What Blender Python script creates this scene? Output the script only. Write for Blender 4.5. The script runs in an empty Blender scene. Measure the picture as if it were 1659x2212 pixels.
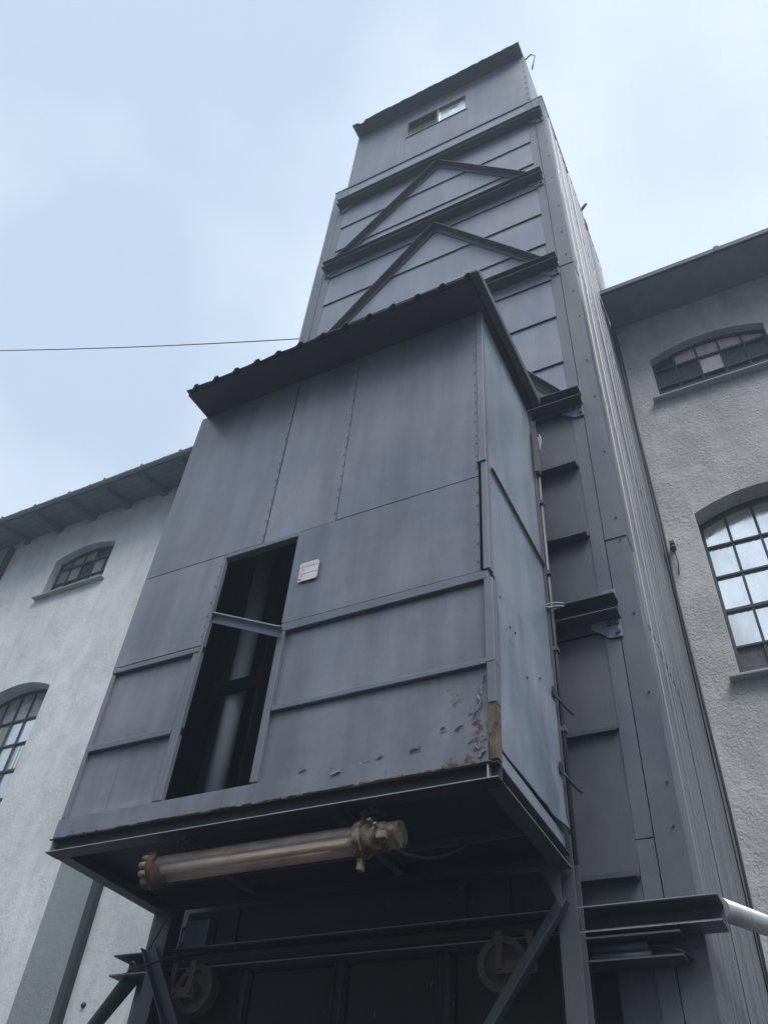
import bpy, math, random
from mathutils import Vector, Matrix, noise
random.seed(7)
SC = bpy.context.scene
COL = SC.collection
S = 2.8            # metres per layout unit; layout origin = camera
HAZE = 0.0065
H0 = 1.6           # eye height above ground
R = math.radians

# ------------------------------------------------------------------ camera
rt = Vector((0.8909643454944706, 0.4490367947564349, 0.06744250894263332))
dn = Vector((-0.2752096406508939, 0.6521540409008733, -0.7063672986693736))
fw = Vector((-0.36116781245068846, 0.6107872492869588, 0.7046252531367683))
cd = bpy.data.cameras.new("camera")
cam = bpy.data.objects.new("camera", cd)
COL.objects.link(cam)
up = -dn
bk = -fw
cam.matrix_world = Matrix(((rt.x, up.x, bk.x, 0), (rt.y, up.y, bk.y, 0), (rt.z, up.z, bk.z, H0), (0, 0, 0, 1)))
cd.sensor_fit = 'VERTICAL'
cd.sensor_height = 24
cd.lens = 1770.1537 / 2212 * 24
cd.clip_start = 0.05
cd.clip_end = 3000
SC.camera = cam

# ------------------------------------------------------------------ sky and light
SUN_EL, SUN_AZ = 58, 130          # degrees, azimuth clockwise from +Y
world = bpy.data.worlds.new("World")
SC.world = world
world.use_nodes = True
nt = world.node_tree
nt.nodes.clear()
out = nt.nodes.new('ShaderNodeOutputWorld')
bg = nt.nodes.new('ShaderNodeBackground')
sky = nt.nodes.new('ShaderNodeTexSky')
sky.sky_type = 'NISHITA'
sky.sun_disc = False
sky.sun_elevation = R(SUN_EL)
sky.sun_rotation = R(SUN_AZ)
sky.air_density = 1.0
sky.dust_density = 3.0
tc = nt.nodes.new('ShaderNodeTexCoord')
mp = nt.nodes.new('ShaderNodeMapping')
mp.inputs['Scale'].default_value = (1.0, 1.0, 1.0)
nz = nt.nodes.new('ShaderNodeTexNoise')
nz.inputs['Scale'].default_value = 2.6
nz.inputs['Detail'].default_value = 5
nz.inputs['Roughness'].default_value = 0.45
ramp = nt.nodes.new('ShaderNodeValToRGB')
ramp.color_ramp.elements[0].position = 0.30
ramp.color_ramp.elements[0].color = (3.25, 3.95, 4.95, 1)
ramp.color_ramp.elements[1].position = 0.64
ramp.color_ramp.elements[1].color = (5.0, 5.65, 6.4, 1)
mix = nt.nodes.new('ShaderNodeMix')
mix.data_type = 'RGBA'
mix.inputs[0].default_value = 0.90
L = nt.links.new
L(tc.outputs['Generated'], mp.inputs[0])
L(mp.outputs[0], nz.inputs['Vector'])
# a darker bank of cloud high to the left of the tower
dt = nt.nodes.new('ShaderNodeVectorMath'); dt.operation = 'DOT_PRODUCT'
dt.inputs[1].default_value = (-0.50, 0.06, 0.865)
L(tc.outputs['Generated'], dt.inputs[0])
dm = nt.nodes.new('ShaderNodeMapRange'); dm.interpolation_type = 'SMOOTHSTEP'
dm.inputs[1].default_value = 0.80; dm.inputs[2].default_value = 1.0
dm.inputs[3].default_value = 0.09; dm.inputs[4].default_value = -0.16
L(dt.outputs['Value'], dm.inputs[0])
ad = nt.nodes.new('ShaderNodeMath'); ad.operation = 'ADD'
L(nz.outputs['Fac'], ad.inputs[0]); L(dm.outputs[0], ad.inputs[1])
L(ad.outputs[0], ramp.inputs[0])
L(sky.outputs[0], mix.inputs[6])
L(ramp.outputs[0], mix.inputs[7])
# overcast sky, dimmed low down to darken undersides, in place of unseen buildings
sx_ = nt.nodes.new('ShaderNodeSeparateXYZ')
L(tc.outputs['Generated'], sx_.inputs[0])
mr = nt.nodes.new('ShaderNodeMapRange')
mr.interpolation_type = 'SMOOTHSTEP'
mr.inputs[1].default_value = 0.12
mr.inputs[2].default_value = 0.66
mr.inputs[3].default_value = 0.04
mr.inputs[4].default_value = 1.0
L(sx_.outputs[2], mr.inputs[0])
mu = nt.nodes.new('ShaderNodeMix')
mu.data_type = 'RGBA'; mu.blend_type = 'MULTIPLY'
mu.inputs[0].default_value = 1.0
L(mix.outputs[2], mu.inputs[6])
L(mr.outputs[0], mu.inputs[7])
L(mu.outputs[2], bg.inputs[0])
bg.inputs[1].default_value = 0.085
L(bg.outputs[0], out.inputs[0])

sd = bpy.data.lights.new("sun", 'SUN')
sd.energy = 1.5
sd.angle = R(35)
sd.color = (1.0, 0.985, 0.97)
sun = bpy.data.objects.new("sun", sd)
COL.objects.link(sun)
sv = Vector((math.sin(R(SUN_AZ)) * math.cos(R(SUN_EL)), math.cos(R(SUN_AZ)) * math.cos(R(SUN_EL)), math.sin(R(SUN_EL))))
sun.rotation_euler = sv.to_track_quat('Z', 'Y').to_euler()
sun.location = (20, -20, 30)

SC.view_settings.view_transform = 'Standard'
SC.view_settings.look = 'None'
SC.view_settings.exposure = 1.2
SC.view_settings.gamma = 1.0
SC.render.engine = 'CYCLES'
SC.cycles.max_bounces = 8
SC.cycles.volume_bounces = 0

# ------------------------------------------------------------------ materials
def newmat(name):
    m = bpy.data.materials.new(name)
    m.use_nodes = True
    n = m.node_tree
    b = n.nodes['Principled BSDF']
    return m, n, b

def nnoise(n, vec, scale, detail=4, rough=0.5, sc3=None, off=None):
    mpn = n.nodes.new('ShaderNodeMapping')
    mpn.inputs['Scale'].default_value = sc3 or (1, 1, 1)
    if off: mpn.inputs['Location'].default_value = off
    n.links.new(vec, mpn.inputs[0])
    t = n.nodes.new('ShaderNodeTexNoise')
    t.inputs['Scale'].default_value = scale
    t.inputs['Detail'].default_value = detail
    t.inputs['Roughness'].default_value = rough
    n.links.new(mpn.outputs[0], t.inputs['Vector'])
    return t.outputs['Fac']

def nramp(n, fac, p0, p1, c0=0.0, c1=1.0):
    r = n.nodes.new('ShaderNodeMapRange')
    r.inputs[1].default_value = p0
    r.inputs[2].default_value = p1
    r.inputs[3].default_value = c0
    r.inputs[4].default_value = c1
    r.interpolation_type = 'SMOOTHSTEP'
    n.links.new(fac, r.inputs[0])
    return r.outputs[0]

def nmix(n, fac, a, b, mode='MIX'):
    m = n.nodes.new('ShaderNodeMix')
    m.data_type = 'RGBA'
    m.blend_type = mode
    if isinstance(fac, float): m.inputs[0].default_value = fac
    else: n.links.new(fac, m.inputs[0])
    for i, v in ((6, a), (7, b)):
        if isinstance(v, tuple): m.inputs[i].default_value = (*v, 1)
        else: n.links.new(v, m.inputs[i])
    return m.outputs[2]

def nmath(n, op, a, b):
    m = n.nodes.new('ShaderNodeMath')
    m.operation = op
    for i, v in ((0, a), (1, b)):
        if isinstance(v, (int, float)): m.inputs[i].default_value = v
        else: n.links.new(v, m.inputs[i])
    return m.outputs[0]

def pos(n):
    return n.nodes.new('ShaderNodeNewGeometry').outputs['Position']

def bump(n, b, h, strength=0.3, dist=0.01):
    bp = n.nodes.new('ShaderNodeBump')
    bp.inputs['Strength'].default_value = strength
    bp.inputs['Distance'].default_value = dist
    n.links.new(h, bp.inputs['Height'])
    n.links.new(bp.outputs[0], b.inputs['Normal'])

def rc(c, k):
    return tuple(x * k for x in c)

def paint(name, base, rough=0.5, streak=0.35, mott=0.25, rust=0.0, rustcol=(0.085, 0.05, 0.038), rustz=None, spec=0.6, metallic=0.0, speck=0.0):
    m, n, b = newmat(name)
    p = pos(n)
    f1 = nramp(n, nnoise(n, p, 1.0, 5, 0.6, (5, 5, 0.5)), 0.3, 0.7)
    f2 = nramp(n, nnoise(n, p, 1.7, 6, 0.65), 0.3, 0.72)
    f3 = nnoise(n, p, 90, 3, 0.6)
    c = nmix(n, f1, rc(base, 1 - streak * .5), rc(base, 1 + streak * .5))
    oi = n.nodes.new('ShaderNodeObjectInfo')
    c = nmix(n, 1.0, c, nmix(n, oi.outputs['Random'], (.90, .91, .93), (1.09, 1.08, 1.06)), 'MULTIPLY')
    c2 = nmix(n, f2, rc((.93, .98, 1.05), 1 - mott * .5), rc((1.05, 1.0, .98), 1 + mott * .5))
    c = nmix(n, 1.0, c, c2, 'MULTIPLY')
    c = nmix(n, 0.5, c, nmix(n, f3, rc((1, 1, 1), .75), rc((1, 1, 1), 1.25)), 'MULTIPLY')
    # thin dark run marks
    runs = nramp(n, nnoise(n, p, 1.0, 3, 0.5, (26, 26, 0.9), (3, 1, 2)), 0.66, 0.74)
    patch = nramp(n, nnoise(n, p, 0.9, 2, 0.5, None, (5, 0, 1)), 0.5, 0.62)
    c = nmix(n, nmath(n, 'MULTIPLY', nmath(n, 'MULTIPLY', runs, patch), 0.55), c, rc(base, .45))
    # small scuffs
    sc_ = nramp(n, nnoise(n, p, 14, 6, 0.7, (1, 1, .6), (9, 4, 2)), 0.70, 0.74)
    c = nmix(n, nmath(n, 'MULTIPLY', sc_, 0.5), c, rc(base, .4))
    hgt = nmath(n, 'ADD', nmath(n, 'MULTIPLY', f3, 0.15), nnoise(n, p, 5, 3, .5))
    if speck:
        sp = nramp(n, nnoise(n, p, 1.0, 4, .7, (38, 38, 9), (2, 2, 2)), .70, .75)
        c = nmix(n, nmath(n, 'MULTIPLY', sp, speck), c, (.35, .37, .4))
    if rust:
        rn = nnoise(n, p, 6, 8, 0.75, (1, 1, .8), (1, 2, 7))
        if rustz is not None:
            sx = n.nodes.new('ShaderNodeSeparateXYZ')
            n.links.new(p, sx.inputs[0])
            g = nramp(n, sx.outputs[2], rustz[0], rustz[1], rust, 0.0)
            gx = nramp(n, sx.outputs[0], rustz[2], rustz[3], 0.0, 0.155)
            gx = nmath(n, 'MULTIPLY', gx, nramp(n, sx.outputs[2], rustz[1], rustz[1] + .8, 1.0, 0.0))
            rn = nmath(n, 'ADD', rn, nmath(n, 'ADD', g, gx))
            rm = nramp(n, rn, 0.71, 0.76)
        else:
            rm = nramp(n, rn, 0.74 - rust * .3, 0.80 - rust * .3)
        rcn = nmix(n, nnoise(n, p, 40, 5, .7), rc(rustcol, .3), rc(rustcol, 1.15))
        c = nmix(n, rm, c, rcn)
        hgt = nmath(n, 'SUBTRACT', hgt, nmath(n, 'MULTIPLY', rm, 0.4))
        n.links.new(nmath(n, 'ADD', nmath(n, 'MULTIPLY', rm, 0.3), rough), b.inputs['Roughness'])
    else:
        n.links.new(nmath(n, 'ADD', nmath(n, 'MULTIPLY', f2, 0.15), rough - .07), b.inputs['Roughness'])
    n.links.new(c, b.inputs['Base Color'])
    b.inputs['Specular IOR Level'].default_value = spec
    b.inputs['Metallic'].default_value = metallic
    bump(n, b, hgt, 0.35, 0.006)
    return m

def plaster(name, base, bumpd=0.012, dirt=0.25, scale=28, sdir=1.0):
    m, n, b = newmat(name)
    p = pos(n)
    f1 = nramp(n, nnoise(n, p, 0.8, 6, 0.6), 0.3, 0.7)
    f2 = nramp(n, nnoise(n, p, 3.5, 8, 0.7, (1, 1, .7)), 0.35, 0.75)
    f3 = nramp(n, nnoise(n, p, 9, 8, 0.8), 0.60, 0.72)
    st = nramp(n, nnoise(n, p, 1.0, 4, .6, (7, 7, .45)), .45, .75)
    c = nmix(n, f1, rc(base, 1.06), rc(base, .9))
    c = nmix(n, nmath(n, 'MULTIPLY', f2, dirt), c, rc((base[0], base[1] * 1.0, base[2] * .97), .62))
    c = nmix(n, nmath(n, 'MULTIPLY', f3, dirt * 1.2), c, rc(base, .4))
    c = nmix(n, nmath(n, 'MULTIPLY', st, dirt * .7), c, rc(base, .7))
    n.links.new(c, b.inputs['Base Color'])
    b.inputs['Roughness'].default_value = 0.9
    b.inputs['Specular IOR Level'].default_value = 0.15
    v = n.nodes.new('ShaderNodeTexVoronoi')
    v.feature = 'SMOOTH_F1'
    v.inputs['Scale'].default_value = scale
    wob = n.nodes.new('ShaderNodeVectorMath')
    wob.operation = 'ADD'
    n.links.new(p, wob.inputs[0])
    wn = n.nodes.new('ShaderNodeTexNoise')
    wn.inputs['Scale'].default_value = scale * .8
    wn.inputs['Detail'].default_value = 3
    n.links.new(p, wn.inputs['Vector'])
    sc2 = n.nodes.new('ShaderNodeVectorMath')
    sc2.operation = 'SCALE'
    sc2.inputs[3].default_value = 2.2 / scale
    n.links.new(wn.outputs['Color'], sc2.inputs[0])
    n.links.new(sc2.outputs[0], wob.inputs[1])
    n.links.new(wob.outputs[0], v.inputs['Vector'])
    h = nmath(n, 'ADD', nmath(n, 'MULTIPLY', v.outputs['Distance'], .45), nmath(n, 'MULTIPLY', nnoise(n, p, scale * 1.1, 6, .75), 1.2))
    msk = nramp(n, nnoise(n, p, 2.2, 4, .6, None, (4, 4, 4)), .35, .65, .35, 1.0)
    bump(n, b, nmath(n, 'MULTIPLY', h, msk), 0.65, bumpd)
    return m

def simple(name, col, rough=0.6, spec=0.3, metal=0.0, var=0.25, scale=12):
    m, n, b = newmat(name)
    p = pos(n)
    f = nnoise(n, p, scale, 5, .65)
    n.links.new(nmix(n, f, rc(col, 1 - var), rc(col, 1 + var)), b.inputs['Base Color'])
    b.inputs['Roughness'].default_value = rough
    b.inputs['Specular IOR Level'].default_value = spec
    b.inputs['Metallic'].default_value = metal
    bump(n, b, f, 0.2, 0.004)
    return m

M = {}
FRONT = (0.150, 0.165, 0.200)
M['sheet'] = paint('sheet_paint', FRONT, .36, .40, .34)
M['sheet_low'] = paint('sheet_paint_weathered', rc(FRONT, .92), .46, .40, .42, rust=.10, rustz=(3.12, 3.5, -1.7, -1.05))
M['seam_bead'] = simple('seam_bead_paint', rc(FRONT, .7), .6, .3)
M['side'] = paint('side_sheet_paint', (0.205, 0.245, 0.300), .42, .3, .2)
M['side_low'] = paint('side_sheet_paint_rusty', (0.205, 0.245, 0.300), .40, .5, .35)
M['frame'] = paint('frame_paint', rc(FRONT, .86), .5, .2, .2, rust=.03)
M['corner_rust'] = paint('rusty_corner_paint', rc(FRONT, .8), .55, .3, .3, rust=.30, rustcol=(.2, .11, .055))
M['steel'] = paint('structural_paint', (0.062, 0.067, 0.08), .5, .2, .25, rust=.05)
M['steel_dark'] = paint('dark_structural_paint', (0.035, 0.032, 0.037), .55, .25, .3, rust=.22)
M['tower_low'] = paint('tower_sheet_low', (0.072, 0.077, 0.092), .48, .22, .25)  # lower front rows, a darker tone than the upper ones
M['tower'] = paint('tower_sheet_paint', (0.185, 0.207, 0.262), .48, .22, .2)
M['tower_beam'] = paint('tower_beam_paint', (0.05, 0.056, 0.07), .5, .2, .2)
M['flash'] = paint('flashing_paint', (0.10, 0.108, 0.13), .42, .2, .16)
def corrmat():
    m, n, b = newmat('ribbed_sheet')
    p = pos(n)
    f = nramp(n, nnoise(n, p, 1.0, 3, .5, (2, 14, .25)), .3, .7)
    n.links.new(nmix(n, f, (.085, .095, .118), (.14, .152, .18)), b.inputs['Base Color'])
    b.inputs['Roughness'].default_value = .45
    b.inputs['Specular IOR Level'].default_value = .6
    return m
M['corr'] = corrmat()
M['cabin'] = paint('cabin_sheet_paint', (0.172, 0.194, 0.244), .55, .3, .35)
M['roof'] = paint('roof_sheet', (0.05, 0.055, 0.065), .6, .2, .2)
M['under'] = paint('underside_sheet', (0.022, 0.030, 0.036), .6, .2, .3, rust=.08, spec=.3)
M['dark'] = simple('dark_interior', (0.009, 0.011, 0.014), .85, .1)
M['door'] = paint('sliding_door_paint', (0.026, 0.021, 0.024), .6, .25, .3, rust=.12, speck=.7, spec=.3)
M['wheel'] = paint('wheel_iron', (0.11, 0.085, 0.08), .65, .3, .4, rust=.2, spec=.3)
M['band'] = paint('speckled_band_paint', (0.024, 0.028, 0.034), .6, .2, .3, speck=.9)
M['pipe'] = simple('grey_pipe', (0.60, 0.66, 0.73), .5, .4, 0, .12, 4)
M['galv'] = paint('galvanised_tube', (0.5, 0.52, 0.54), .38, .2, .35, metallic=.5, rust=.05)
M['worn'] = simple('worn_steel_edge', (.30, .31, .33), .5, .4, .2, .5, 25)
M['tube_dark'] = simple('dark_tube', (.06, .062, .06), .6, .3)
M['wall_l'] = plaster('plaster_left', (0.74, 0.765, 0.775), .010, .55, 30)
M['wall_r'] = plaster('plaster_right', (0.58, 0.58, 0.58), .026, .75, 34)
M['pilaster'] = plaster('plaster_pilaster', (0.29, 0.325, 0.335), .010, .22, 34)
M['stone'] = plaster('sill_stone', (0.42, 0.44, 0.45), .006, .4, 30)
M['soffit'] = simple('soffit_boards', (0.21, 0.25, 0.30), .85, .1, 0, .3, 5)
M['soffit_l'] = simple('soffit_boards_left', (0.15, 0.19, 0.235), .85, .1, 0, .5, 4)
M['rafter'] = simple('rafter_wood', (0.12, 0.16, 0.2), .85, .1, 0, .45, 8)
M['gutter_dark'] = simple('dark_gutter', (0.10, 0.12, 0.15), .6, .2, 0, .2)
M['gutter'] = simple('gutter_metal', (0.22, 0.25, 0.29), .5, .4, 0, .2)
M['winframe'] = simple('window_iron', (0.05, 0.065, 0.068), .6, .3, 0, .35)
M['black'] = simple('black_cable', (0.03, 0.032, 0.036), .5, .3)
M['wire'] = simple('grey_cable', (0.30, 0.32, 0.34), .5, .3)
M['bolt'] = simple('bolt_metal', (0.40, 0.41, 0.43), .45, .5, .4)
M['bolt_dark'] = simple('painted_bolt', (0.06, 0.065, 0.08), .5, .4)
M['tile'] = simple('roof_tiles', (0.12, 0.10, 0.10), .9, .1)
M['asphalt'] = simple('asphalt', (0.06, 0.06, 0.062), .9, .2, 0, .3, 30)
M['label'] = simple('label_vinyl', (0.60, 0.565, 0.575), .5, .3, 0, .06, 9)
M['ink'] = simple('label_ink', (0.08, 0.08, 0.09), .6, .2)
M['ink_pale'] = simple('label_line_ink', (0.38, 0.38, 0.41), .6, .2)
def rusty(name, a, b, scale, lo=.42, hi=.58, rough=.7):
    m, n, bs = newmat(name)
    p = pos(n)
    f = nramp(n, nnoise(n, p, scale, 7, .7), lo, hi)
    g_ = nnoise(n, p, scale * 3, 5, .7)
    c = nmix(n, f, a, b)
    c = nmix(n, 1.0, c, nmix(n, g_, (.55, .55, .55), (1.4, 1.4, 1.4)), 'MULTIPLY')
    n.links.new(c, bs.inputs['Base Color'])
    bs.inputs['Roughness'].default_value = rough
    bs.inputs['Specular IOR Level'].default_value = .3
    bump(n, bs, g_, .5, .004)
    return m
M['cap'] = rusty('lamp_cap_metal', (.24, .22, .18), (.10, .055, .032), 16, .44, .60)
M['lamptop2'] = rusty('lamp_tray_rust', (.10, .06, .05), (.05, .03, .028), 10)
M['bare_rust'] = rusty('bare_rusty_steel', (.125, .10, .068), (.045, .032, .026), 7, .50, .62, .8)
M['lip_rust'] = rusty('flaking_rust', (.16, .11, .08), (.05, .035, .03), 14, .4, .6, .85)
M['lamp_rust'] = simple('lamp_rust_ring', (.12, .078, .055), .85, .1, 0, .6, 18)
M['silver'] = simple('lamp_reflector', (.5, .42, .38), .35, .5, .5, .2, 9)

def glassy(name, col, rough, spec=.5, dirt=.3, mott=6.0):
    m, n, b = newmat(name)
    p = pos(n)
    f = nramp(n, nnoise(n, p, mott, 6, .7, (1.5, 1, .5)), .3, .75)
    n.links.new(nmix(n, f, rc(col, 1.0), rc(col, 1 - dirt)), b.inputs['Base Color'])
    n.links.new(nmath(n, 'ADD', nmath(n, 'MULTIPLY', f, .2), rough), b.inputs['Roughness'])
    b.inputs['Specular IOR Level'].default_value = spec
    bump(n, b, nnoise(n, p, 2.5, 3, .5), .15, .01)
    return m

M['g_white'] = glassy('milky_reflecting_glass', (.84, .87, .91), .05, 1.0, .16, 3.0)
M['g_white'].node_tree.nodes['Principled BSDF'].inputs['Metallic'].default_value = .8
M['g_grey'] = glassy('dirty_grey_glass', (.30, .34, .36), .12, .9, .6, 3.5)
M['g_dark'] = glassy('dark_glass', (.03, .045, .06), .18, .25, .4)
M['g_pink'] = glassy('faded_pink_glass', (.62, .49, .50), .3, .5, .3)
M['g_pale'] = glassy('pale_pink_glass', (.88, .80, .82), .3, .5, .35, 9)
M['g_slat'] = simple('grey_board', (.11, .115, .125), .7, .2, 0, .6, 20)

def tubeglass():
    m, n, b = newmat('clear_plastic_tube')
    p = pos(n)
    f = nramp(n, nnoise(n, p, 9, 6, .7, (.4, 2, 2)), .4, .7)
    n.links.new(nmix(n, f, (.93, .84, .78), (.50, .38, .32)), b.inputs['Base Color'])
    b.inputs['Roughness'].default_value = .14
    b.inputs['Transmission Weight'].default_value = .85
    b.inputs['IOR'].default_value = 1.2
    b.inputs['Specular IOR Level'].default_value = .8
    return m
M['tubeglass'] = tubeglass()
M['lampwhite'] = simple('lamp_inner_white', (.85, .72, .64), .4, .5, 0, .15, 10)
M['lamptop'] = simple('lamp_tray_brown', (.09, .05, .045), .6, .3, 0, .4, 14)

# ------------------------------------------------------------------ mesh helpers (layout units in, metres out)
class MB:
    def __init__(s):
        s.v = []; s.f = []; s.mi = []; s.sm = []
    def add(s, vs, fs, m=0, smooth=False):
        o = len(s.v)
        s.v += [tuple(x) for x in vs]
        for f in fs:
            s.f.append(tuple(i + o for i in f)); s.mi.append(m); s.sm.append(smooth)
        return s
    def box(s, x0, x1, y0, y1, z0, z1, m=0):
        vs = [(x, y, z) for x in (x0, x1) for y in (y0, y1) for z in (z0, z1)]
        return s.add(vs, [(0, 1, 3, 2), (4, 6, 7, 5), (0, 4, 5, 1), (2, 3, 7, 6), (0, 2, 6, 4), (1, 5, 7, 3)], m)
    def extrude(s, sec, p, q, a, b, m=0, smooth=False):
        """closed polygon section sec [(u,v)] along p->q, u along a, v along b"""
        p, q, a, b = Vector(p), Vector(q), Vector(a), Vector(b)
        n = len(sec)
        vs = [p + a * u + b * v for u, v in sec] + [q + a * u + b * v for u, v in sec]
        fs = [(i, (i + 1) % n, n + (i + 1) % n, n + i) for i in range(n)]
        s.add(vs, fs, m, smooth)
        s.f.append(tuple(range(len(s.v) - 2 * n, len(s.v) - n))[::-1]); s.mi.append(m); s.sm.append(False)
        s.f.append(tuple(range(len(s.v) - n, len(s.v)))); s.mi.append(m); s.sm.append(False)
        return s
    def bar(s, p, q, w, h, upv=(0, 0, 1), m=0):
        p, q = Vector(p), Vector(q)
        d = (q - p).normalized()
        a = d.cross(Vector(upv)).normalized()
        b = a.cross(d).normalized()
        return s.extrude([(-w / 2, -h / 2), (w / 2, -h / 2), (w / 2, h / 2), (-w / 2, h / 2)], p, q, a, b, m)
    def angle(s, p, q, a, b, la, lb, t, m=0):
        """L section: leg la along a, leg lb along b, corner on line p-q"""
        return s.extrude([(0, 0), (la, 0), (la, t), (t, t), (t, lb), (0, lb)], p, q, Vector(a).normalized(), Vector(b).normalized(), m)
    def chan(s, p, q, a, b, d, h, t, m=0):
        """C section: web on line p-q, height h along b, flanges d along a"""
        return s.extrude([(0, 0), (d, 0), (d, t), (t, t), (t, h - t), (d, h - t), (d, h), (0, h)], p, q, Vector(a), Vector(b), m)
    def ibeam(s, p, q, a, b, w, h, t, m=0):
        return s.extrude([(-w/2, 0), (w/2, 0), (w/2, t), (t/2, t), (t/2, h-t), (w/2, h-t), (w/2, h), (-w/2, h), (-w/2, h-t), (-t/2, h-t), (-t/2, t), (-w/2, t)], p, q, Vector(a), Vector(b), m)
    def tube(s, pts, r, n=12, m=0, caps=True, smooth=True):
        pts = [Vector(x) for x in pts]
        rs = r if isinstance(r, (list, tuple)) else [r] * len(pts)
        rings = []
        ref = None
        for i, p in enumerate(pts):
            d = (pts[min(i + 1, len(pts) - 1)] - pts[max(i - 1, 0)]).normalized()
            if ref is None:
                ref = d.orthogonal().normalized()
            a = (ref - d * ref.dot(d)).normalized()
            ref = a
            b = d.cross(a)
            rings.append([p + a * (rs[i] * math.cos(2 * math.pi * k / n)) + b * (rs[i] * math.sin(2 * math.pi * k / n)) for k in range(n)])
        vs = [v for rg in rings for v in rg]
        fs = []
        for i in range(len(rings) - 1):
            for k in range(n):
                fs.append((i * n + k, i * n + (k + 1) % n, (i + 1) * n + (k + 1) % n, (i + 1) * n + k))
        o = len(s.v)
        s.add(vs, fs, m, smooth)
        if caps:
            s.f.append(tuple(o + k for k in range(n))[::-1]); s.mi.append(m); s.sm.append(False)
            s.f.append(tuple(o + (len(rings) - 1) * n + k for k in range(n))); s.mi.append(m); s.sm.append(False)
        return s
    def bolt(s, x, y, z, r=.004, n=6, d=.004, m=0):
        return s.tube([(x, y, z), (x, y - d, z)], r, n, m, True, False)
    def boltx(s, x, y, z, r=.004, n=6, d=.004, m=0):
        return s.tube([(x, y, z), (x + d, y, z)], r, n, m, True, False)
    def sheet(s, fn, nu, nv, thick, m=0, amp=.0012, seed=0, freq=2.4, edge=True):
        """wavy metal sheet. fn(u,v)->(point, outward normal); gives a plate with depth"""
        g = []
        for j in range(nv + 1):
            for i in range(nu + 1):
                u, v = i / nu, j / nv
                P, N = fn(u, v)
                P, N = Vector(P), Vector(N)
                e = min(1, min(u, 1 - u) * 7) * min(1, min(v, 1 - v) * 7) if edge else 1
                d = noise.noise(P * freq * S + Vector((seed * 7.3, seed * 3.1, seed))) * amp * e
                g.append((P + N * (thick + d), P))
        vs = [a for a, b in g] + [b for a, b in g]
        W = nu + 1
        K = W * (nv + 1)
        fs = [(j * W + i, j * W + i + 1, (j + 1) * W + i + 1, (j + 1) * W + i) for j in range(nv) for i in range(nu)]
        s.add(vs, fs, m, True)
        o = len(s.v) - 2 * K
        rv = len(s.v)
        s.v += [tuple(p) for p in vs[:K]] + [tuple(p) for p in vs[K:]]
        o = rv
        rim = [i for i in range(W)] + [j * W + nu for j in range(1, nv + 1)] + [nv * W + i for i in range(nu - 1, -1, -1)] + [j * W for j in range(nv - 1, 0, -1)]
        for k in range(len(rim)):
            a, b = rim[k], rim[(k + 1) % len(rim)]
            s.f.append((o + a, o + a + K, o + b + K, o + b)); s.mi.append(m); s.sm.append(False)
        return s
    def fsheet(s, x0, x1, z0, z1, y, thick=.002, amp=.0016, seed=0, m=0, tilt=0.0, freq=1.2):
        """sheet facing the camera side (-Y); tilt moves its bottom edge forward"""
        nu = max(6, min(90, int((x1 - x0) * 110))); nv = max(6, min(90, int((z1 - z0) * 110)))
        J = .0007
        def fn(u, v):
            ju = J * noise.noise(Vector((v * (z1 - z0) * 60, seed, 1 + round(u)))) if u in (0, 1) else 0
            jv = J * noise.noise(Vector((u * (x1 - x0) * 60, seed, 5 + round(v)))) if v in (0, 1) else 0
            return ((x0 + (x1 - x0) * u + ju, y - tilt * (1 - v), z0 + (z1 - z0) * v + jv), (0, -1, 0))
        return s.sheet(fn, nu, nv, thick, m, amp, seed, freq)
    def xsheet(s, y0, y1, z0, z1, x, thick=.002, amp=.0016, seed=0, m=0, tilt=0.0, freq=1.2):
        nu = max(6, int((y1 - y0) * 40)); nv = max(6, int((z1 - z0) * 40))
        return s.sheet(lambda u, v: ((x + tilt * (1 - v), y0 + (y1 - y0) * u, z0 + (z1 - z0) * v), (1, 0, 0)), nu, nv, thick, m, amp, seed, freq)

def toW(p):
    return Vector((p[0] * S, p[1] * S, p[2] * S + H0))

def origin(o):
    v = Vector((0, 0, 0))
    while o is not None:
        v += Vector(o.location); o = o.parent
    return v

def build(mb, name, mats, parent=None, bevel=0.0, label=None, base=None):
    me = bpy.data.meshes.new(name)
    o = bpy.data.objects.new(name, me)
    COL.objects.link(o)
    if parent is not None:
        o.parent = parent
    if base is not None:
        o.location = toW(base) - (origin(parent) if parent else Vector((0, 0, 0)))
    org = origin(o)
    me.from_pydata([toW(v) - org for v in mb.v], [], mb.f)
    if not isinstance(mats, (list, tuple)): mats = [mats]
    for k in mats: me.materials.append(M[k])
    me.polygons.foreach_set('material_index', mb.mi)
    me.polygons.foreach_set('use_smooth', mb.sm)
    me.update()
    if bevel:
        b = o.modifiers.new('bevel', 'BEVEL')
        b.width = bevel; b.segments = 2; b.limit_method = 'ANGLE'; b.angle_limit = R(40)
    if label: o['label'] = label
    return o

def thing(name, label, cat, base, group=None):
    o = bpy.data.objects.new(name, None)
    COL.objects.link(o)
    o.location = toW(base)
    o.empty_display_size = .2
    o['label'] = label; o['category'] = cat
    if group: o['group'] = group
    return o

def tag(o, label, cat, group=None):
    o['label'] = label; o['category'] = cat
    if group: o['group'] = group
    return o

GZ = -H0 / S      # ground level in layout units

# ------------------------------------------------------------------ ground
g = build(MB().add([(-40, -40, GZ), (40, -40, GZ), (40, 40, GZ), (-40, 40, GZ)], [(0, 1, 2, 3)]), 'ground', 'asphalt')
g['kind'] = 'structure'

# ------------------------------------------------------------------ buildings
YF = 2.2
def arch_z(w, x):
    xa, xb, zs, zp, rise = w
    t = (x - (xa + xb) / 2) / ((xb - xa) / 2)
    return zp + rise * (1 - t * t)

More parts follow.
